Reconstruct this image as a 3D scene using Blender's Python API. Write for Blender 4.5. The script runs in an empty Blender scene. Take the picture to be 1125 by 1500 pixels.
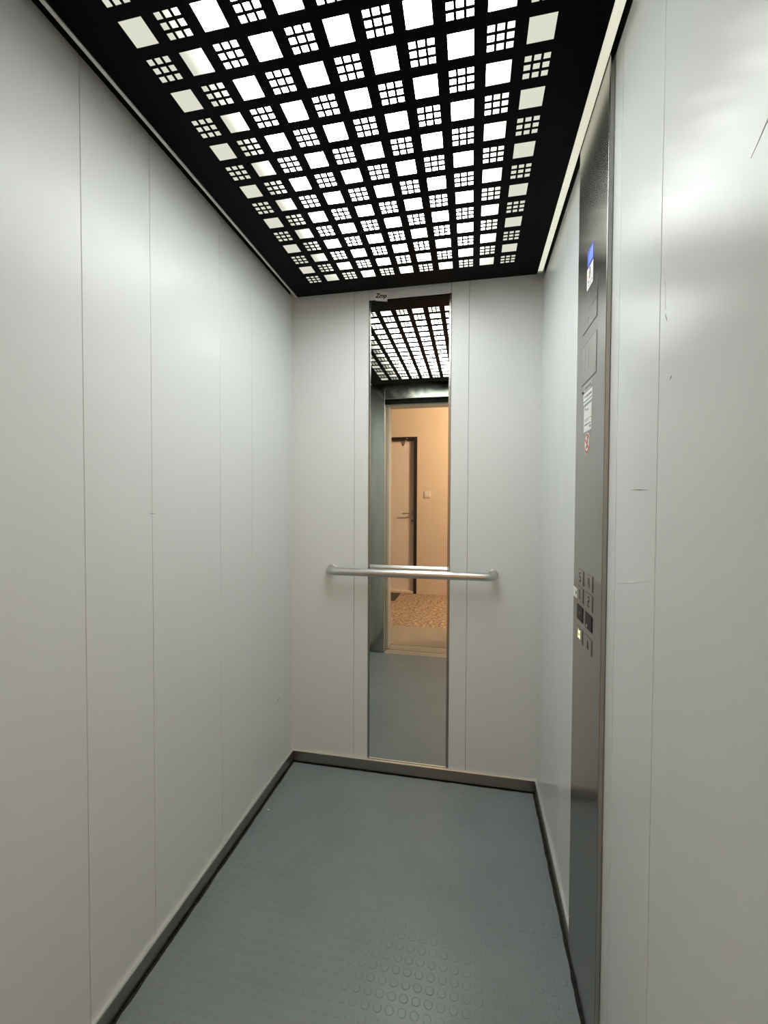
import bpy, bmesh, math, random
from mathutils import Vector, Matrix
random.seed(4)
S = bpy.context.scene
COL = S.collection

# ------------------------------------------------------------------ camera, world, exposure
FPX, YAW, PITCH, ROLL = 628.8, 0.20142, -0.02406, 0.00439
CAM = Vector((0.817, 0.0, 1.215))
cam_d = bpy.data.cameras.new('camera'); cam = bpy.data.objects.new('camera', cam_d); COL.objects.link(cam)
cam_d.sensor_fit = 'VERTICAL'; cam_d.sensor_height = 36; cam_d.lens = FPX / 1500 * 36
cam_d.clip_start = 0.01
fw = Vector((-math.sin(YAW), math.cos(YAW), 0)); rt = Vector((math.cos(YAW), math.sin(YAW), 0)); up = Vector((0, 0, 1))
f2 = fw * math.cos(PITCH) + up * math.sin(PITCH); u2 = up * math.cos(PITCH) - fw * math.sin(PITCH)
r3 = rt * math.cos(ROLL) + u2 * math.sin(ROLL); u3 = u2 * math.cos(ROLL) - rt * math.sin(ROLL)
m = Matrix((r3, u3, -f2)).transposed().to_4x4(); m.translation = CAM
cam.matrix_world = m
S.camera = cam
w = bpy.data.worlds.new('world'); S.world = w; w.use_nodes = True
w.node_tree.nodes['Background'].inputs[0].default_value = (0.5, 0.52, 0.55, 1)
w.node_tree.nodes['Background'].inputs[1].default_value = 0.02
S.view_settings.view_transform = 'Standard'; S.view_settings.look = 'None'
S.view_settings.gamma = 1; S.view_settings.use_curve_mapping = False
S.view_settings.exposure = 0.0

LIGHT_MAIN = 20.3       # brightest part of the diffuser behind the ceiling sheet
LIGHT_EDGE = 0.72       # its rim
HALL_LAMP = 158.0        # watts of the warm landing lamp

# ------------------------------------------------------------------ dimensions (metres)
W = 1.094               # cabin width, left wall at x = 0
YB = 1.866              # back wall
YF = 0.385              # inner face of the front returns
H = 2.122               # underside of the ceiling sheet, which hangs clear of the walls
HB = 0.052              # baseboard height
SKIN = 0.012            # wall panel thickness

# ------------------------------------------------------------------ materials
def nodes(name):
    m = bpy.data.materials.new(name); m.use_nodes = True
    nt = m.node_tree
    return m, nt, nt.nodes['Principled BSDF']
def bump(nt, b, scale, strength, dist=0.001, stretch=None, detail=3):
    tc = nt.nodes.new('ShaderNodeNewGeometry')
    n = nt.nodes.new('ShaderNodeTexNoise'); n.inputs['Scale'].default_value = scale; n.inputs['Detail'].default_value = detail
    src = tc.outputs['Position']
    if stretch:
        mp = nt.nodes.new('ShaderNodeMapping'); mp.inputs['Scale'].default_value = stretch
        nt.links.new(src, mp.inputs['Vector']); src = mp.outputs['Vector']
    nt.links.new(src, n.inputs['Vector'])
    bp = nt.nodes.new('ShaderNodeBump'); bp.inputs['Strength'].default_value = strength; bp.inputs['Distance'].default_value = dist
    nt.links.new(n.outputs['Fac'], bp.inputs['Height']); nt.links.new(bp.outputs['Normal'], b.inputs['Normal'])
    return n
def plain(name, col, rough=0.5, metal=0.0, spec=0.5, emit=None, es=0.0, coat=0.0, coat_r=0.1, aniso=0.0):
    m, nt, b = nodes(name)
    b.inputs['Base Color'].default_value = (*col, 1); b.inputs['Roughness'].default_value = rough
    b.inputs['Metallic'].default_value = metal; b.inputs['Specular IOR Level'].default_value = spec
    b.inputs['Coat Weight'].default_value = coat; b.inputs['Coat Roughness'].default_value = coat_r
    if aniso:
        b.inputs['Anisotropic'].default_value = aniso
    if emit:
        b.inputs['Emission Color'].default_value = (*emit, 1); b.inputs['Emission Strength'].default_value = es
    return m, nt, b
def mottled(name, c1, c2, scale, rough=0.5, metal=0.0, spec=0.5, bs=0.0, bscale=200, stretch=None, detail=4, lo=.35, hi=.65):
    m, nt, b = plain(name, c1, rough, metal, spec)
    g = nt.nodes.new('ShaderNodeNewGeometry'); n = nt.nodes.new('ShaderNodeTexNoise')
    n.inputs['Scale'].default_value = scale; n.inputs['Detail'].default_value = detail
    src = g.outputs['Position']
    if stretch:
        mp = nt.nodes.new('ShaderNodeMapping'); mp.inputs['Scale'].default_value = stretch
        nt.links.new(src, mp.inputs['Vector']); src = mp.outputs['Vector']
    nt.links.new(src, n.inputs['Vector'])
    r = nt.nodes.new('ShaderNodeValToRGB'); r.color_ramp.elements[0].position = lo; r.color_ramp.elements[1].position = hi
    r.color_ramp.elements[0].color = (*c1, 1); r.color_ramp.elements[1].color = (*c2, 1)
    nt.links.new(n.outputs['Fac'], r.inputs['Fac']); nt.links.new(r.outputs['Color'], b.inputs['Base Color'])
    if bs: bump(nt, b, bscale, bs)
    return m

M = {}
# grey plastic-coated steel skin of the cabin walls: satin with a faint orange peel and slow waviness
m, nt, b = plain('wall_skin', (0.742, 0.778, 0.776), 0.20, 0.0, 0.18)
n = bump(nt, b, 5.0, 0.25, 0.004, (1, 1, 0.6), 1.0)
M['skin'] = m
m, nt, b = plain('brushed_steel', (0.37, 0.365, 0.345), 0.23, 1.0)
bump(nt, b, 8, 0.35, 0.0012, (1, 1, 0.5), 1); M['steel'] = m
m, nt, b = plain('brushed_steel_front', (0.46, 0.48, 0.44), 0.22, 1.0, aniso=0.8)
tn = nt.nodes.new('ShaderNodeTangent'); tn.direction_type = 'RADIAL'; tn.axis = 'Y'; nt.links.new(tn.outputs[0], b.inputs['Tangent'])
M['steel_front'] = m
m, nt, b = plain('baseboard_steel', (0.33, 0.32, 0.295), 0.30, 1.0)
bump(nt, b, 25, 0.4, 0.0006); M['base'] = m
M['rail'] = plain('rail_steel', (0.60, 0.60, 0.58), 0.34, 1.0)[0]
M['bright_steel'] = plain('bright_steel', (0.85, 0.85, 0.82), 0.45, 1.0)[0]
M['black_sheet'] = plain('black_sheet', (0.0012, 0.0012, 0.002), 0.45, 0.0, 0.04)[0]
M['dark'] = plain('dark_gap', (0.012, 0.012, 0.010), 0.8)[0]
M['silver'] = plain('silver_flange', (0.70, 0.70, 0.66), 0.35, 0.6)[0]
M['mirror'] = plain('mirror_silver', (0.90, 0.92, 0.89), 0.004, 1.0)[0]
M['white_paper'] = plain('white_paper', (0.82, 0.84, 0.82), 0.6)[0]
M['grey_paper'] = plain('grey_paper', (0.85, 0.86, 0.84), 0.7)[0]
M['ink'] = plain('ink', (0.015, 0.015, 0.015), 0.6)[0]
M['grey_ink'] = plain('grey_ink', (0.25, 0.26, 0.26), 0.6)[0]
M['blue'] = plain('blue_sticker', (0.06, 0.10, 0.75), 0.35)[0]
M['light_blue'] = plain('light_blue_print', (0.25, 0.38, 0.95), 0.35)[0]
M['red'] = plain('red_print', (0.55, 0.10, 0.09), 0.5)[0]
M['black_plastic'] = plain('black_plastic', (0.008, 0.006, 0.006), 0.4, 0.0, 0.2)[0]
M['plate'] = plain('grey_plate', (0.40, 0.40, 0.37), 0.28, 0.7)[0]
M['lit'] = plain('lit_mark', (0.8, 0.8, 0.4), 0.5, emit=(1.0, 0.95, 0.45), es=1.6)[0]
M['scratch'] = plain('scratch_mark', (0.22, 0.22, 0.21), 0.6)[0]
M['scratch_light'] = plain('scratch_light', (0.80, 0.81, 0.79), 0.4)[0]
M['rubber'] = mottled('floor_rubber', (0.222, 0.258, 0.262), (0.248, 0.284, 0.288), 5.0, 0.33, 0, 0.5, 0.10, 900)
M['sealant'] = mottled('black_sealant', (0.008, 0.008, 0.007), (0.03, 0.028, 0.024), 60, 0.8)
# lit diffuser: a lamp surface, brightest over its tubes and falling off towards the rim
m = bpy.data.materials.new('diffuser_light'); m.use_nodes = True; nt = m.node_tree
nt.nodes.remove(nt.nodes['Principled BSDF'])
em = nt.nodes.new('ShaderNodeEmission'); geo = nt.nodes.new('ShaderNodeNewGeometry'); sx = nt.nodes.new('ShaderNodeSeparateXYZ')
nt.links.new(geo.outputs['Position'], sx.inputs[0])
def ramp_edge(out, a, b_):
    r = nt.nodes.new('ShaderNodeMapRange'); r.interpolation_type = 'SMOOTHSTEP'
    r.inputs['From Min'].default_value = a; r.inputs['From Max'].default_value = b_
    nt.links.new(out, r.inputs['Value']); return r.outputs['Result']
def mul(a, b_):
    q = nt.nodes.new('ShaderNodeMath'); q.operation = 'MULTIPLY'; nt.links.new(a, q.inputs[0]); nt.links.new(b_, q.inputs[1]); return q.outputs[0]
prof = mul(mul(ramp_edge(sx.outputs['X'], 0.23, 0.43), ramp_edge(sx.outputs['X'], 0.92, 0.72)),
           mul(ramp_edge(sx.outputs['Y'], 1.76, 1.45), ramp_edge(sx.outputs['Y'], 0.50, 0.85)))
mr = nt.nodes.new('ShaderNodeMapRange'); mr.inputs['To Min'].default_value = LIGHT_EDGE; mr.inputs['To Max'].default_value = LIGHT_MAIN
nt.links.new(prof, mr.inputs['Value']); nt.links.new(mr.outputs['Result'], em.inputs['Strength'])
mc = nt.nodes.new('ShaderNodeMixRGB'); mc.inputs[1].default_value = (1.0, 1.0, 0.84, 1); mc.inputs[2].default_value = (0.96, 1.0, 1.005, 1)
nt.links.new(prof, mc.inputs[0]); nt.links.new(mc.outputs[0], em.inputs['Color'])
nt.links.new(em.outputs[0], nt.nodes['Material Output'].inputs['Surface'])
M['diffuser'] = m
M['leak'] = plain('acrylic_rim', (0.8, 0.8, 0.7), 0.4, emit=(1.0, 1.0, 0.80), es=0.55)[0]  # light leaking past the sheet is put in as the strip's own glow
# landing
M['hall_wall'] = mottled('hall_plaster', (0.80, 0.62, 0.46), (0.77, 0.595, 0.44), 3.0, 0.8, 0, 0.2, 0.08, 90)
M['hall_ceiling'] = plain('hall_ceiling', (0.30, 0.29, 0.28), 0.9)[0]  # unseen ceiling, darkened to cut warm bounce into the cabin
M['hall_grey'] = plain('hall_grey_paint', (0.17, 0.18, 0.18), 0.8)[0]  # unseen landing walls, greyed to keep warm bounce out of the cabin
M['cream_frame'] = plain('cream_frame', (0.62, 0.58, 0.48), 0.4)[0]
M['brown'] = plain('brown_frame', (0.028, 0.012, 0.006), 0.5)[0]
M['door_leaf'] = plain('door_leaf', (0.88, 0.71, 0.58), 0.5)[0]
M['switch'] = plain('switch_plastic', (0.85, 0.72, 0.58), 0.4)[0]
M['mat'] = mottled('door_mat', (0.05, 0.04, 0.03), (0.09, 0.075, 0.06), 120, 0.95)
M['concrete'] = mottled('landing_screed', (0.33, 0.27, 0.20), (0.38, 0.31, 0.23), 6, 0.6, 0, 0.4)
m = mottled('terrazzo', (0.22, 0.13, 0.08), (0.62, 0.45, 0.30), 34, 0.45, 0, 0.5, 0, 200, None, 3, .42, .60); M['terrazzo'] = m
M['alu'] = plain('sill_aluminium', (0.60, 0.55, 0.46), 0.45, 0.6)[0]
M['bulb'] = plain('lamp_glass', (1, 0.9, 0.8), 0.4, emit=(1.0, 0.72, 0.45), es=6.0)[0]

# ------------------------------------------------------------------ mesh helpers
WL = {}                                            # world location of every object made here
def link(name, bm, mat, parent=None, smooth=False):
    bmesh.ops.recalc_face_normals(bm, faces=bm.faces)
    xs = [v.co for v in bm.verts]
    lo = Vector((min(v.x for v in xs), min(v.y for v in xs), min(v.z for v in xs)))
    hi = Vector((max(v.x for v in xs), max(v.y for v in xs), max(v.z for v in xs)))
    c = Vector(((lo.x + hi.x) / 2, (lo.y + hi.y) / 2, lo.z))
    bmesh.ops.translate(bm, verts=bm.verts, vec=-c)
    me = bpy.data.meshes.new(name); bm.to_mesh(me); bm.free()
    if smooth:
        for p in me.polygons: p.use_smooth = True
    me.materials.append(M[mat])
    o = bpy.data.objects.new(name, me); COL.objects.link(o)
    WL[o.name] = c.copy()
    if parent:
        o.parent = parent; o.location = c - WL[parent.name]
    else:
        o.location = c
    return o
def empty(name, loc):
    o = bpy.data.objects.new(name, None); COL.objects.link(o); o.empty_display_size = 0.05
    o.location = loc; WL[o.name] = Vector(loc); return o
def add_box(bm, x0, x1, y0, y1, z0, z1, bev=0.0, seg=2):
    r = bmesh.ops.create_cube(bm, size=1.0); vs = r['verts']
    for v in vs:
        v.co = Vector(((x0 + x1) / 2 + v.co.x * (x1 - x0), (y0 + y1) / 2 + v.co.y * (y1 - y0), (z0 + z1) / 2 + v.co.z * (z1 - z0)))
    if bev:
        es = list({e for v in vs for e in v.link_edges})
        bmesh.ops.bevel(bm, geom=es, offset=bev, segments=seg, affect='EDGES', profile=0.5)
def box(name, x0, x1, y0, y1, z0, z1, mat, parent=None, bev=0.0, seg=2):
    bm = bmesh.new(); add_box(bm, x0, x1, y0, y1, z0, z1, bev, seg); return link(name, bm, mat, parent)
def prism(name, pts, axis, a0, a1, mat, parent=None):
    """polygon pts in the plane across axis ('x','y','z'), extruded from a0 to a1"""
    bm = bmesh.new()
    def P(p, a):
        return {'x': (a, p[0], p[1]), 'y': (p[0], a, p[1]), 'z': (p[0], p[1], a)}[axis]
    A = [bm.verts.new(P(p, a0)) for p in pts]; B = [bm.verts.new(P(p, a1)) for p in pts]
    bm.faces.new(A); bm.faces.new(B[::-1])
    for i in range(len(pts)):
        j = (i + 1) % len(pts); bm.faces.new((A[i], A[j], B[j], B[i]))
    return link(name, bm, mat, parent)
def add_tube(bm, path, r, n=20, caps=True):
    rings = []
    for i, p in enumerate(path):
        p = Vector(p)
        d = (Vector(path[min(i + 1, len(path) - 1)]) - Vector(path[max(i - 1, 0)])).normalized()
        a = d.cross(Vector((0, 0, 1)))
        if a.length < 1e-4: a = Vector((1, 0, 0))
        a.normalize(); b_ = d.cross(a).normalized()
        rings.append([bm.verts.new(p + (a * math.cos(t) + b_ * math.sin(t)) * r) for t in [2 * math.pi * k / n for k in range(n)]])
    for A, B in zip(rings, rings[1:]):
        for k in range(n): bm.faces.new((A[k], A[(k + 1) % n], B[(k + 1) % n], B[k]))
    if caps: bm.faces.new(rings[0]); bm.faces.new(rings[-1][::-1])
def lathe_x(bm, c, prof, n=24, axis='y'):
    """prof: list of (radius, offset along axis)"""
    rings = []
    for r, h in prof:
        ring = []
        for k in range(n):
            t = 2 * math.pi * k / n; a, b_ = r * math.cos(t), r * math.sin(t)
            d = {'x': (h, a, b_), 'y': (a, h, b_), 'z': (a, b_, h)}[axis]
            ring.append(bm.verts.new(Vector(c) + Vector(d)))
        rings.append(ring)
    for A, B in zip(rings, rings[1:]):
        for k in range(n): bm.faces.new((A[k], A[(k + 1) % n], B[(k + 1) % n], B[k]))
    bm.faces.new(rings[0]); bm.faces.new(rings[-1][::-1])
def struct(o, label, cat):
    o['kind'] = 'structure'; o['label'] = label; o['category'] = cat; return o
def tag(o, label, cat, group=None):
    o['label'] = label; o['category'] = cat
    if group: o['group'] = group
    return o

# ------------------------------------------------------------------ cabin shell
G = 0.0005                                          # half of a panel joint
BV = 0.0012
def panel_row(parent, axis, wallpos, sign, cuts, z0, z1):
    """panels of a wall; axis = direction the wall runs along; the skin lies between wallpos and wallpos+sign*SKIN"""
    for a, b_ in zip(cuts, cuts[1:]):
        lo, hi = sorted((wallpos, wallpos + sign * SKIN))
        if axis == 'y': box('wall_panel', lo, hi, a + G, b_ - G, z0, z1, 'skin', parent, BV, 2)
        else: box('wall_panel', a + G, b_ - G, lo, hi, z0, z1, 'skin', parent, BV, 2)

wl = struct(box('wall_left', -0.040, -SKIN - 0.0005, YF - 0.02, YB + 0.04, 0.0, 2.30, 'dark'),
            'light grey panelled cabin wall on the left with vertical joints', 'wall')
panel_row(wl, 'y', 0.0, -1, [YF + 0.002, 0.777, 0.977, 1.289, 1.499, YB + 0.008], 0.004, 2.152)
wr = struct(box('wall_right', W + SKIN + 0.0005, W + 0.040, YF - 0.02, YB + 0.04, 0.0, 2.30, 'dark'),
            'light grey panelled cabin wall on the right holding the steel control panel', 'wall')
panel_row(wr, 'y', W, 1, [YF + 0.002, 0.728, 0.916, 0.966], 0.004, 2.122)
panel_row(wr, 'y', W, 1, [0.966, 1.207], 0.004, 2.122)
panel_row(wr, 'y', W, 1, [1.207, 1.424, YB + 0.008], 0.004, 2.122)
wb = struct(box('wall_back', 0.0, W, YB + SKIN + 0.0005, YB + 0.040, 0.0, 2.30, 'dark'),
            'light grey panelled back wall around the tall narrow mirror', 'wall')
panel_row(wb, 'x', YB, 1, [-0.008, 0.299, 0.364], 0.004, 2.205)
panel_row(wb, 'x', YB, 1, [0.726, 0.800, W + 0.008], 0.004, 2.205)
box('wall_panel', 0.365, 0.725, YB, YB + SKIN, 2.104, 2.205, 'skin', wb, BV)
# scratches and smudges on the wall skin, plus one painted reflection
def scratch_or_glint(parent, pts, wdt, mat, axis, pos, name='scratch'):
    (a0, z0), (a1, z1) = pts
    d = Vector((a1 - a0, z1 - z0)).normalized(); n = Vector((-d.y, d.x)) * wdt / 2
    poly = [(a0 + n.x * .3, z0 + n.y * .3), ((a0 + a1) / 2 + n.x, (z0 + z1) / 2 + n.y), (a1, z1), ((a0 + a1) / 2 - n.x, (z0 + z1) / 2 - n.y)]
    e = 0.0003 * (1 if pos < 0.5 else -1)
    return prism(name, poly, axis, pos, pos + e, mat, parent)
scratch_or_glint(wr, [(0.848, 1.2385), (0.748, 1.2350)], 0.0020, 'scratch', 'x', W)
scratch_or_glint(wr, [(0.5142, 1.5683), (0.462, 1.604)], 0.0016, 'scratch', 'x', W)
scratch_or_glint(wr, [(0.712, 1.545), (0.709, 1.500)], 0.0022, 'scratch_light', 'x', W)
scratch_or_glint(wr, [(0.7083, 1.4930), (0.703, 1.480)], 0.0020, 'scratch', 'x', W)
scratch_or_glint(wr, [(0.690, 1.392), (0.684, 1.396)], 0.0026, 'scratch', 'x', W)
scratch_or_glint(wr, [(0.740, 1.093), (0.906, 1.058)], 0.0030, 'scratch_light', 'x', W)  # pale streak painting a bright reflection into the wall colour
scratch_or_glint(wl, [(0.962, 1.182), (0.990, 1.180)], 0.0016, 'scratch', 'x', 0.0)
scratch_or_glint(wl, [(1.712, 0.340), (1.728, 0.362)], 0.0050, 'scratch', 'x', 0.0, 'smudge')
# dark strip painted as shade in the recess above the right wall skin
struct(box('trim_1', W + 0.005, W + SKIN, YF + 0.002, YB - 0.002, 2.123, 2.205, 'dark'),
       'dark shadow gap running along the top of the right cabin wall', 'trim')

# front of the cabin (seen in the mirror): brushed returns and header
wf = struct(box('wall_front', 0.0, 0.135, YF - 0.085, YF, 0.004, 2.20, 'steel_front', None, 0.002),
            'brushed steel front return and header framing the open doorway', 'wall')
box('return_post', 1.060, W, YF - 0.085, YF, 0.004, 2.20, 'steel_front', wf, 0.002)
box('header', 0.135, 1.060, YF - 0.085, YF, 2.026, 2.20, 'steel_front', wf, 0.002)
box('header_lip', 0.135, 1.060, YF - 0.080, YF - 0.070, 2.000, 2.026, 'dark', wf)  # dark strip painted in for the unlit gap below the header

# floor: dark sub-floor and studded rubber sheet
fl = struct(box('floor', -0.02, W + 0.02, YF - 0.01, YB + 0.02, -0.03, -0.004, 'sealant'),
            'blue grey studded rubber floor of the lift cabin', 'floor')
bm = bmesh.new()
x0, x1, y0, y1 = 0.017, W - 0.017, YF - 0.004, YB - 0.017
pts = []
def jag(): return random.uniform(-0.0016, 0.0016)
N = 60
for i in range(N): pts.append((x0 + (x1 - x0) * i / N, y0))
for i in range(N): pts.append((x1 + jag(), y0 + (y1 - y0) * i / N))
for i in range(N): pts.append((x1 + (x0 - x1) * i / N, y1 + jag()))
for i in range(N): pts.append((x0 + jag(), y1 + (y0 - y1) * i / N))
rub = prism('rubber_sheet', pts, 'z', -0.004, 0.0, 'rubber', fl)
bm = bmesh.new()
n = 12
gx = 0.6652 - 0.030 * 40; gy = 0.980 - 0.0302 * 40
ix = 0
while gx < x1 - 0.012:
    y = gy
    while y < y1 - 0.012:
        if gx > x0 + 0.012 and y > y0 + 0.012:
            rings = []
            for r, z in ((0.0107, 0.0), (0.0099, 0.0006), (0.0085, 0.0008)):
                rings.append([bm.verts.new((gx + r * math.cos(2 * math.pi * k / n), y + r * math.sin(2 * math.pi * k / n), z)) for k in range(n)])
            for A, B in zip(rings, rings[1:]):
                for k in range(n): bm.faces.new((A[k], A[(k + 1) % n], B[(k + 1) % n], B[k]))
            bm.faces.new(rings[-1])
        y += 0.0302
    gx += 0.030
st = link('floor_studs', bm, 'rubber', fl); st['kind'] = 'stuff'; st['label'] = 'low round studs moulded into the rubber floor'
# crumb on the floor
o = bmesh.new(); lathe_x(o, (0.0427, 1.5387, 0.0), [(0.0028, 0.0), (0.0034, 0.0009), (0.0020, 0.0018)], 7, 'z')
tag(link('paper_crumb', o, 'white_paper'), 'tiny white crumb lying on the floor near the left wall', 'crumb')

# baseboards: angle profile with the top edge painted bright for the light it catches
def baseboard(name, label, poly, axis, a0, a1, edge_poly):
    o = prism(name, poly, axis, a0, a1, 'base'); struct(o, label, 'baseboard')
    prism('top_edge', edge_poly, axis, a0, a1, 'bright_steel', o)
    return o
T = 0.009
baseboard('baseboard_left', 'brushed steel baseboard along the left cabin wall', [(0.0, 0.002), (T, 0.002), (T, HB - 0.003), (0.0, HB - 0.003)], 'y', YF + 0.001, YB - T,
          [(0.0, HB - 0.003), (T, HB - 0.003), (T - 0.0015, HB), (0.0, HB)])
for seg, (a0, a1) in enumerate(((YF + 0.001, 0.961), (1.211, YB - T))):
    poly = [(W, 0.002), (W - T, 0.002), (W - T, HB - 0.003), (W, HB - 0.003)]; ep = [(W, HB - 0.003), (W - T, HB - 0.003), (W - T + 0.0015, HB), (W, HB)]
    if seg == 0: br = baseboard('baseboard_right', 'brushed steel baseboard on both sides of the control panel', poly, 'y', a0, a1, ep)
    else:
        prism('baseboard_length', poly, 'y', a0, a1, 'base', br); prism('top_edge', ep, 'y', a0, a1, 'bright_steel', br)
baseboard('baseboard_back', 'brushed steel baseboard below the mirror and back wall', [(YB, 0.002), (YB - T, 0.002), (YB - T, HB - 0.003), (YB, HB - 0.003)], 'x', 0.0, W,
          [(YB, HB - 0.003), (YB - T, HB - 0.003), (YB - T + 0.0015, HB), (YB, HB)])

# cabin roof above the light box
struct(box('ceiling', -0.04, W + 0.04, YF - 0.10, YB + 0.04, 2.30, 2.33, 'dark'), 'dark cabin roof hidden above the light panel', 'ceiling')

# ------------------------------------------------------------------ ceiling light: perforated black sheet over a lit diffuser
cl = empty('ceiling_light', (W / 2, (YF + YB) / 2, H))
tag(cl, 'black ceiling sheet with a chequer of square cut-outs over a bright diffuser', 'ceiling light')
SX0, SX1, SY0, SY1 = 0.050, 1.063, 0.471, 1.813
CX, PX, CW = 0.1501, 0.0765, 0.0509
CY, PY, CD = 0.7174, 0.0725, 0.0495
NC, K0, K1 = 11, -2, 13
def sub(a, s):
    q = s * 0.265; g = (s - 3 * q) / 2
    return [a, a + q, a + q + g, a + 2 * q + g, a + 2 * q + 2 * g, a + s]
xl = [(SX0, None)]
xs, xi = [SX0], []            # xi: for each interval (col, sub) or None
for c in range(NC):
    e = sub(CX + PX * c, CW)
    xi.append(None); xs.append(e[0])
    for s in range(5): xi.append((c, s)); xs.append(e[s + 1])
xi.append(None); xs.append(SX1)
ys, yi = [SY0], []
for k in range(K0, K1 + 1):
    e = sub(CY + PY * k, CD)
    yi.append(None); ys.append(e[0])
    for s in range(5): yi.append((k, s)); ys.append(e[s + 1])
yi.append(None); ys.append(SY1)
def hole(i, j):
    if not (0 <= i < len(xi) and 0 <= j < len(yi)): return True
    if xi[i] is None or yi[j] is None: return False
    c, s = xi[i]; k, t = yi[j]
    if (c + 13 - k) % 2: return True            # plain square
    return s % 2 == 0 and t % 2 == 0            # 3 x 3 small squares
bm = bmesh.new(); V = {}
TH = 0.0015
def vt(i, j, k):
    if (i, j, k) not in V: V[(i, j, k)] = bm.verts.new((xs[i], ys[j], H + TH * k))
    return V[(i, j, k)]
for i in range(len(xi)):
    for j in range(len(yi)):
        if hole(i, j): continue
        for k in (0, 1): bm.faces.new((vt(i, j, k), vt(i + 1, j, k), vt(i + 1, j + 1, k), vt(i, j + 1, k)))
        for (di, dj, a, b_) in ((-1, 0, (i, j), (i, j + 1)), (1, 0, (i + 1, j), (i + 1, j + 1)), (0, -1, (i, j), (i + 1, j)), (0, 1, (i, j + 1), (i + 1, j + 1))):
            if hole(i + di, j + dj): bm.faces.new((vt(*a, 0), vt(*b_, 0), vt(*b_, 1), vt(*a, 1)))
link('perforated_sheet', bm, 'black_sheet', cl)
bm = bmesh.new()
q = [bm.verts.new(v) for v in ((SX0, SY0, H + 0.004), (SX1, SY0, H + 0.004), (SX1, SY1, H + 0.004), (SX0, SY1, H + 0.004))]
bm.faces.new(q)
link('diffuser', bm, 'diffuser', cl)
bm = bmesh.new()
add_box(bm, SX0 - 0.002, SX0, SY0, SY1, H, H + 0.09); add_box(bm, SX1, SX1 + 0.002, SY0, SY1, H + 0.003, H + 0.09)
add_box(bm, SX0, SX1, SY0 - 0.0015, SY0, H, H + 0.09); add_box(bm, SX0, SX1, SY1, SY1 + 0.0015, H, H + 0.09)
add_box(bm, SX0 - 0.002, SX1 + 0.002, SY0, SY1, H + 0.09, H + 0.092)
link('housing', bm, 'dark', cl)  # unseen dark box added to stop diffuser light leaking onto the wall tops
box('edge_flange', 0.0415, 0.0502, SY0, SY1, H - 0.003, H + 0.001, 'silver', cl, 0.0008)
fr = box('acrylic_rim', 1.0630, 1.0815, SY0, 1.786, H - 0.004, H + 0.002, 'leak', cl, 0.0008)
fr['label'] = 'cream glowing acrylic strip along the right edge'
box('rim_end_cap', 1.0630, 1.0815, 1.786, 1.800, H - 0.004, H + 0.002, 'silver', cl, 0.0008)

# ------------------------------------------------------------------ mirror
mi = empty('wall_mirror', (0.545, YB, HB))
tag(mi, 'tall narrow mirror set in the middle of the back wall', 'mirror')
box('mirror_glass', 0.3725, 0.7155, YB + 0.002, YB + 0.010, HB + 0.001, 2.103, 'mirror', mi)
box('edge_strip', 0.3645, 0.3725, YB - 0.0015, YB + 0.010, HB + 0.001, 2.103, 'steel', mi, 0.0012)
box('edge_strip', 0.7155, 0.7255, YB - 0.0015, YB + 0.010, HB + 0.001, 2.103, 'steel', mi, 0.0012)
nt_ = empty('paper_note', (0.417, YB, 2.093))
tag(nt_, 'scrap of white paper with handwriting stuck on the upper left mirror corner', 'note')
prism('paper', [(0.386, 2.143), (0.4493, 2.1335), (0.4455, 2.0935), (0.392, 2.1015), (0.391, 2.110), (0.385, 2.116)], 'y', YB - 0.0024, YB - 0.0018, 'grey_paper', nt_)
def text_mesh(name, s, size, shear, mat, parent, place):
    cu = bpy.data.curves.new(name, 'FONT'); cu.body = s; cu.size = size; cu.shear = shear; cu.extrude = 0.0002; cu.offset = size * 0.035
    cu.align_x = 'CENTER'
    o = bpy.data.objects.new(name, cu); COL.objects.link(o); bpy.context.view_layer.update()
    me = bpy.data.meshes.new_from_object(o.evaluated_get(bpy.context.evaluated_depsgraph_get()))
    bpy.data.objects.remove(o); bm = bmesh.new(); bm.from_mesh(me); bpy.data.meshes.remove(me)
    for v in bm.verts: v.co = Vector(place(v.co))
    return link(name, bm, mat, parent)
def on_back(v):
    a = math.radians(-6); return (0.4185 + v.x * math.cos(a) - v.y * math.sin(a), YB - 0.0026 - v.z, 2.1095 + v.x * math.sin(a) + v.y * math.cos(a))
text_mesh('handwriting', 'Zmp', 0.026, 0.15, 'ink', nt_, on_back)

# ------------------------------------------------------------------ handrail
hr = empty('handrail', (0.556, YB, 0.89))
tag(hr, 'round brushed steel handrail curving into the back wall across the mirror', 'handrail')
RZ, RR, RO, BR = 0.907, 0.0170, 0.062, 0.034
XL, XR = 0.194, 0.908
path = [(XL, YB - 0.004, RZ)]
for k in range(9):
    t = math.pi / 2 * k / 8
    path.append((XL + BR * (1 - math.cos(t)), YB - RO + BR - BR * math.sin(t), RZ))
for k in range(1, 12): path.append((XL + BR + (XR - XL - 2 * BR) * k / 12, YB - RO, RZ))
for k in range(9):
    t = math.pi / 2 * k / 8
    path.append((XR - BR + BR * math.sin(t), YB - RO + BR - BR * math.cos(t), RZ))
path.append((XR, YB - 0.004, RZ))
bm = bmesh.new(); add_tube(bm, path, RR, 24); link('rail', bm, 'rail', hr, True)
for x in (XL, XR):
    bm = bmesh.new(); lathe_x(bm, (x, YB, RZ), [(0.0225, -0.0002), (0.0225, -0.003), (0.0195, -0.0045), (0.0172, -0.0045)], 24, 'y')
    link('wall_flange', bm, 'rail', hr)

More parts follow.
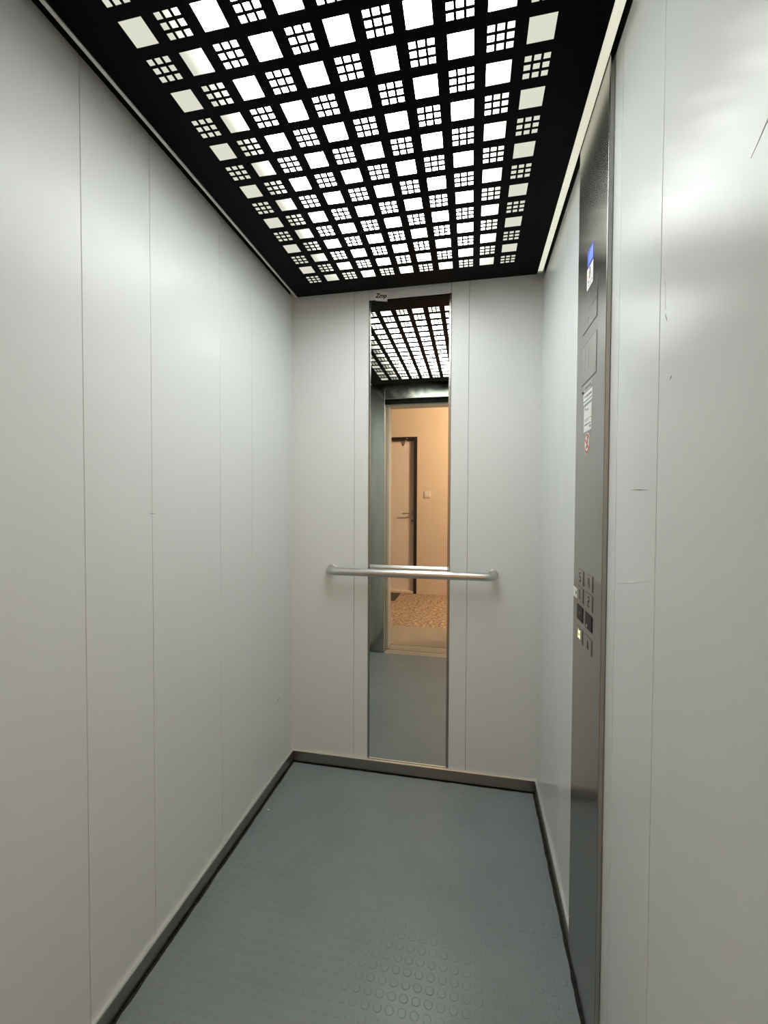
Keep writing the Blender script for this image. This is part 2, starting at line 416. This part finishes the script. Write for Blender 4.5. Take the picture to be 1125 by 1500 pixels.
# ------------------------------------------------------------------ control panel on the right wall
CP0, CP1, CPX = 0.963, 1.210, W - 0.0105
cp = empty('control_panel', (W - 0.005, (CP0 + CP1) / 2, 0.004))
tag(cp, 'full-height brushed steel lift control panel with buttons and stickers on the right wall', 'control panel')
box('faceplate', CPX, W - 0.0004, CP0, CP1, 0.004, 2.146, 'steel', cp, 0.0016)
def cpb(name, ya, yb, za, zb, proud, mat, parent=cp, bev=0.0, x=CPX):
    return box(name, x - proud, x, min(ya, yb), max(ya, yb), min(za, zb), max(za, zb), mat, parent, bev)
# indicator plate and speaker plate with thin dark joints
for (za, zb, name) in ((1.628, 1.716, 'indicator_plate'), (1.504, 1.595, 'speaker_plate')):
    pl = cpb('plate_joint', 1.0265, 1.1545, za - .0015, zb + .0015, 0.0002, 'ink')
    q = cpb(name, 1.028, 1.153, za, zb, 0.0009, 'steel' if za > 1.6 else 'plate', cp, 0.0005)
    if name == 'indicator_plate':
        cpb('divider', 1.030, 1.100, 1.6695, 1.6705, 0.0003, 'grey_ink', q, 0, CPX - 0.0009)
        for a, b_, c, d in ((1.088, 1.094, 1.700, 1.708), (1.092, 1.096, 1.694, 1.700), (1.095, 1.101, 1.646, 1.652), (1.100, 1.104, 1.640, 1.646), (1.128, 1.136, 1.646, 1.650), (1.060, 1.064, 1.664, 1.668)):
            cpb('indicator_mark', a, b_, c, d, 0.0002, 'grey_ink', q, 0, CPX - 0.0009)
    else:
        for k in range(2): cpb('recess_line', 1.120 - .03 * k, 1.122 - .03 * k, 1.530, 1.580, 0.0002, 'grey_ink', q, 0, CPX - 0.0009)
# blue sticker and pictogram sticker
bs = cpb('blue_sticker', 1.066, 1.117, 1.7735, 1.812, 0.0004, 'blue')
bs['label'] = 'blue sticker'
prism('sticker_print', [(1.068, 1.806), (1.068, 1.776), (1.110, 1.779), (1.104, 1.797), (1.085, 1.806)], 'x', CPX - 0.0006, CPX - 0.0004, 'light_blue', bs)
pk = cpb('pictogram_sticker', 1.067, 1.119, 1.721, 1.7705, 0.0004, 'white_paper'); pk['label'] = 'white sticker with a pictogram'
for a, b_, c, d, mt in ((1.090, 1.098, 1.762, 1.767, 'ink'), (1.086, 1.100, 1.748, 1.760, 'grey_ink'), (1.090, 1.102, 1.742, 1.748, 'red'), (1.098, 1.108, 1.735, 1.738, 'ink'), (1.074, 1.086, 1.731, 1.733, 'grey_ink'), (1.080, 1.110, 1.727, 1.7285, 'grey_ink')):
    cpb('pictogram_print', a, b_, c, d, 0.0002, mt, pk, 0, CPX - 0.0004)
# engraved capacity frame, screw, two white labels, round prohibition sign
ef = cpb('capacity_frame', 1.064, 1.131, 1.4945, 1.496, 0.0004, 'white_paper')
for a, b_, c, d in ((1.1295, 1.131, 1.483, 1.496), (1.064, 1.0655, 1.488, 1.496), (1.072, 1.126, 1.4835, 1.4845), (1.080, 1.118, 1.487, 1.491)):
    cpb('capacity_line', a, b_, c, d, 0.0004, 'white_paper' if d - c > .005 or d < 1.485 else 'grey_ink', ef)
bm = bmesh.new(); lathe_x(bm, (CPX, 1.1425, 1.484), [(0.0036, 0.0), (0.0034, -0.0012), (0.0020, -0.0016)], 14, 'x'); link('screw', bm, 'ink', cp)
la = cpb('white_label', 1.056, 1.134, 1.4515, 1.4785, 0.0005, 'white_paper'); la['label'] = 'white printed label'
for a, b_, c, d, mt in ((1.057, 1.133, 1.4575, 1.4592, 'ink'), (1.062, 1.110, 1.466, 1.471, 'grey_ink'), (1.116, 1.126, 1.467, 1.472, 'grey_ink')):
    cpb('label_print', a, b_, c, d, 0.0002, mt, la, 0, CPX - 0.0005)
lb = cpb('white_label', 1.060, 1.128, 1.384, 1.446, 0.0005, 'white_paper'); lb['label'] = 'taller white printed label'
for a, b_, c, d in ((1.108, 1.118, 1.436, 1.441), (1.088, 1.100, 1.433, 1.437), (1.062, 1.122, 1.4125, 1.4137), (1.085, 1.118, 1.409, 1.410), (1.068, 1.122, 1.399, 1.402), (1.066, 1.078, 1.390, 1.396)):
    cpb('label_print', a, b_, c, d, 0.0002, 'grey_ink', lb, 0, CPX - 0.0005)
def disc(name, y, z, r, proud, mat, parent, x=CPX, n=28):
    bm = bmesh.new(); lathe_x(bm, (x, y, z), [(r, 0.0), (r, -proud)], n, 'x'); return link(name, bm, mat, parent)
rs = disc('prohibition_sign', 1.0965, 1.355, 0.0250, 0.0004, 'white_paper', cp); rs['label'] = 'round no-entry style prohibition sticker'
disc('sign_ring', 1.0965, 1.355, 0.0232, 0.0002, 'red', rs, CPX - 0.0004)
disc('sign_field', 1.0965, 1.355, 0.0180, 0.0002, 'white_paper', rs, CPX - 0.0006)
prism('sign_bar', [(1.111, 1.370), (1.1145, 1.3665), (1.082, 1.340), (1.0785, 1.3435)], 'x', CPX - 0.0010, CPX - 0.0008, 'red', rs)
prism('sign_symbol', [(1.087, 1.371), (1.094, 1.371), (1.096, 1.352), (1.104, 1.345), (1.101, 1.341), (1.089, 1.350)], 'x', CPX - 0.0009, CPX - 0.0008, 'ink', rs)
# white tag at the far edge
tg = cpb('paper_tag', 1.157, 1.2095, 0.970, 0.995, 0.0006, 'white_paper'); tg['label'] = 'white paper tag'
cpb('tag_print', 1.172, 1.186, 0.979, 0.987, 0.0002, 'grey_ink', tg, 0, CPX - 0.0006)
# buttons, two columns of four
def bars(parent, cy, cz, strokes, mat):
    for (a, b_, c, d) in strokes: cpb('button_mark', cy - a, cy - b_, cz + c, cz + d, 0.0003, mat, parent, 0, CPX - 0.0018)
GL = {
 'five': [(-.006, .006, .009, .012), (-.006, -.003, 0, .010), (-.006, .006, -.001, .002), (.003, .006, -.010, 0), (-.006, .006, -.012, -.009)],
 'four': [(-.006, -.003, 0, .012), (-.006, .006, -.002, .001), (.003, .006, -.012, .012)],
 'one': [(-.0015, .0025, -.012, .012), (-.005, -.001, .006, .009)],
 'two': [(-.006, .006, .009, .012), (.003, .006, .001, .010), (-.006, .006, -.001, .002), (-.006, -.003, -.010, 0), (-.006, .006, -.012, -.009)],
}
ROWS = (1.0305, 0.9870, 0.9400, 0.8870)
for ri, z in enumerate(ROWS):
    for ci, y in enumerate((1.1360, 1.0560)):
        bl = cpb('button_bezel', y - 0.029, y + 0.029, z - 0.0185, z + 0.0185, 0.0010, 'ink' if ri == 2 else 'steel', cp, 0.0004)
        bt = cpb('button', y - 0.0270, y + 0.0270, z - 0.0165, z + 0.0165, 0.0018, 'black_plastic' if ri == 2 else 'steel', cp, 0.0008)
        if ri == 0: bars(bt, y, z, GL['five'] if ci == 0 else GL['four'], 'ink')
        elif ri == 1: bars(bt, y, z, GL['one'] if ci == 0 else GL['two'], 'ink')
        elif ri == 2:
            if ci == 0: bars(bt, y, z, [(-.004, .004, -.001, .003)], 'grey_ink')
            else: bars(bt, y, z, [(-.016, -.009, -.014, -.009)], 'white_paper')
        elif ci == 0:
            bars(bt, y, z, [(-.003, .005, .004, .009), (-.004, .004, -.008, -.003), (.006, .008, -.010, .012), (-.010, -.008, -.010, .012)], 'lit')
            bt['label'] = 'lit button with a yellow mark'
        else:
            bars(bt, y, z, [(-.005, .005, -.006, .006), (-.008, .008, -.009, -.006), (-.002, .002, .006, .010)], 'ink')

# ------------------------------------------------------------------ doorway and landing (seen in the mirror)
fx = struct(box('trim_2', 0.090, 0.150, 0.165, 0.280, 0.0, 2.05, 'cream_frame', None, 0.003), 'cream painted frame of the landing doorway', 'trim')
box('jamb', 1.075, 1.135, 0.165, 0.280, 0.0, 2.05, 'cream_frame', fx, 0.003)
box('head', 0.150, 1.075, 0.165, 0.280, 1.992, 2.05, 'cream_frame', fx, 0.003)
sl = struct(box('trim_3', 0.136, 1.059, 0.292, 0.380, -0.035, -0.006, 'alu'), 'aluminium door sills with running grooves between cabin and landing', 'trim')
for y0_, y1_ in ((0.292, 0.312), (0.320, 0.344), (0.352, 0.3755)): box('sill_ridge', 0.136, 1.059, y0_, y1_, -0.006, -0.001, 'alu', sl, 0.001)
for y0_, y1_ in ((0.168, 0.196), (0.206, 0.236), (0.246, 0.276)): box('sill_ridge', 0.151, 1.074, y0_, y1_, -0.012, -0.001, 'alu', sl, 0.001)
YN, YH = -0.40, -1.88                                # niche mouth, far wall of the landing
HX0, HX1, HZ = -1.10, 2.20, 2.75
struct(box('floor_landing', 0.04, 1.20, YN, 0.160, -0.05, -0.001, 'concrete'), 'smooth beige screed floor of the niche before the lift', 'floor')
ft = struct(box('floor_hall', HX0, HX1, YH - 0.02, YN, -0.06, -0.014, 'dark'), 'mottled brown terrazzo floor of the landing', 'floor')
for a, b_ in ((HX0, 0.188), (0.192, 1.2), (1.204, HX1)): box('terrazzo_slab', a, b_, YH, YN - 0.002, -0.014, -0.001, 'terrazzo', ft)
wn = struct(box('wall_niche', HX0, 0.038, YN, 0.160, -0.01, HZ, 'hall_grey'), 'grey wall around the niche before the lift', 'wall')
box('niche_side', 1.202, HX1, YN, 0.160, -0.01, HZ, 'hall_grey', wn)
box('niche_lintel', 0.038, 1.202, YN, 0.160, 2.16, HZ, 'hall_grey', wn)
box('frame_filler', 0.038, 0.089, 0.165, 0.275, -0.01, 2.16, 'hall_grey', wn)
box('frame_filler', 1.136, 1.202, 0.165, 0.275, -0.01, 2.16, 'hall_grey', wn)
box('frame_filler', 0.038, 1.202, 0.170, 0.270, 2.051, 2.16, 'dark', wn)  # black filler painted in as the darkness of the shaft gap
DX0, DX1, DZ = -0.80, 0.112, 2.068
wh = struct(box('wall_hall', DX1, HX1, YH - 0.12, YH, -0.01, HZ, 'hall_wall'), 'warm orange landing wall with a light switch, reflected in the mirror', 'wall')
box('wall_length', HX0, DX0, YH - 0.12, YH, -0.01, HZ, 'hall_wall', wh)
box('wall_over_door', DX0, DX1, YH - 0.12, YH, DZ, HZ, 'hall_wall', wh)
struct(box('wall_hall_left', HX0 - 0.1, HX0, YH, 0.16, -0.01, HZ, 'hall_grey'), 'side wall of the landing beyond the doormat', 'wall')
struct(box('wall_hall_right', HX1, HX1 + 0.1, YH, 0.16, -0.01, HZ, 'hall_grey'), 'side wall of the landing beyond the light switch', 'wall')
struct(box('ceiling_hall', HX0 - 0.1, HX1 + 0.1, YH - 0.12, 0.16, HZ, HZ + 0.05, 'hall_ceiling'), 'pale ceiling of the landing', 'ceiling')
# flat door
d1 = struct(empty('door_1', ((DX0 + DX1) / 2, YH - 0.05, 0)), 'cream flat door in a dark brown frame, reflected in the mirror', 'door')
box('door_leaf', DX0 + 0.045, DX1 - 0.044, YH - 0.085, YH - 0.045, 0.035, DZ - 0.044, 'door_leaf', d1, 0.002)
box('frame_post', DX1 - 0.042, DX1 - 0.001, YH - 0.10, YH + 0.008, 0.0, DZ - 0.001, 'brown', d1, 0.002)
box('frame_post', DX0 + 0.001, DX0 + 0.042, YH - 0.10, YH + 0.008, 0.0, DZ - 0.001, 'brown', d1, 0.002)
box('frame_head', DX0 + 0.042, DX1 - 0.042, YH - 0.10, YH + 0.008, DZ - 0.042, DZ - 0.001, 'brown', d1, 0.002)
box('threshold', DX0 + 0.043, DX1 - 0.043, YH - 0.10, YH + 0.004, 0.0, 0.034, 'door_leaf', d1, 0.003)
hp = box('handle_plate', 0.034, 0.062, YH - 0.045, YH - 0.039, 1.03, 1.11, 'rail', d1, 0.002)
bm = bmesh.new(); add_tube(bm, [(0.048, YH - 0.039, 1.062), (0.048, YH + 0.012, 1.062)], 0.009, 12); link('handle_neck', bm, 'brown', hp)
bm = bmesh.new(); add_tube(bm, [(0.055, YH + 0.006, 1.062), (-0.02, YH + 0.008, 1.062), (-0.080, YH + 0.006, 1.060)], 0.008, 12); link('lever', bm, 'rail', hp)
lp = box('lock_plate', 0.030, 0.062, YH - 0.045, YH - 0.036, 0.915, 0.985, 'rail', d1, 0.002)
bm = bmesh.new(); lathe_x(bm, (0.046, YH - 0.036, 0.962), [(0.010, 0), (0.010, 0.008), (0.007, 0.010)], 14, 'y'); link('lock_cylinder', bm, 'brown', lp)
bm = bmesh.new(); add_tube(bm, [(-0.02, YH + 0.002, 2.052), (-0.045, YH - 0.01, 2.015), (-0.075, YH - 0.04, 1.965)], 0.010, 10)
o = link('closer_arm', bm, 'bright_steel', d1); o['label'] = 'pale diagonal door closer arm'
# light switch
sw = empty('light_switch', (0.249, YH, 1.267)); tag(sw, 'small square light switch on the orange landing wall', 'light switch')
box('switch_frame', 0.206, 0.292, YH + 0.0005, YH + 0.010, 1.268, 1.354, 'switch', sw, 0.003)
box('rocker', 0.219, 0.279, YH + 0.010, YH + 0.014, 1.281, 1.341, 'switch', sw, 0.002)
# doormat
bm = bmesh.new(); add_box(bm, -0.74, -0.095, -1.845, -1.42, -0.001, 0.010, 0.004)
tag(link('doormat', bm, 'mat'), 'dark doormat on the terrazzo before the flat door', 'doormat')
# warm landing lamp
lm = empty('landing_lamp', (1.70, -0.70, HZ - 0.12)); tag(lm, 'round warm ceiling lamp lighting the landing', 'ceiling lamp')
bm = bmesh.new(); lathe_x(bm, (1.70, -0.70, HZ), [(0.09, -0.001), (0.09, -0.03), (0.075, -0.04)], 24, 'z'); link('lamp_base', bm, 'cream_frame', lm)
bm = bmesh.new(); lathe_x(bm, (1.70, -0.70, HZ - 0.04), [(0.075, 0.0), (0.12, -0.02), (0.135, -0.05), (0.11, -0.085), (0.05, -0.105)], 24, 'z'); link('lamp_glass', bm, 'bulb', lm, True)
ld = bpy.data.lights.new('landing_lamp_light', 'POINT'); ld.energy = HALL_LAMP; ld.color = (1.0, 0.74, 0.49); ld.shadow_soft_size = 0.12
lo = bpy.data.objects.new('landing_lamp_light', ld); COL.objects.link(lo); lo.parent = lm; lo.location = (0, 0, -0.20)
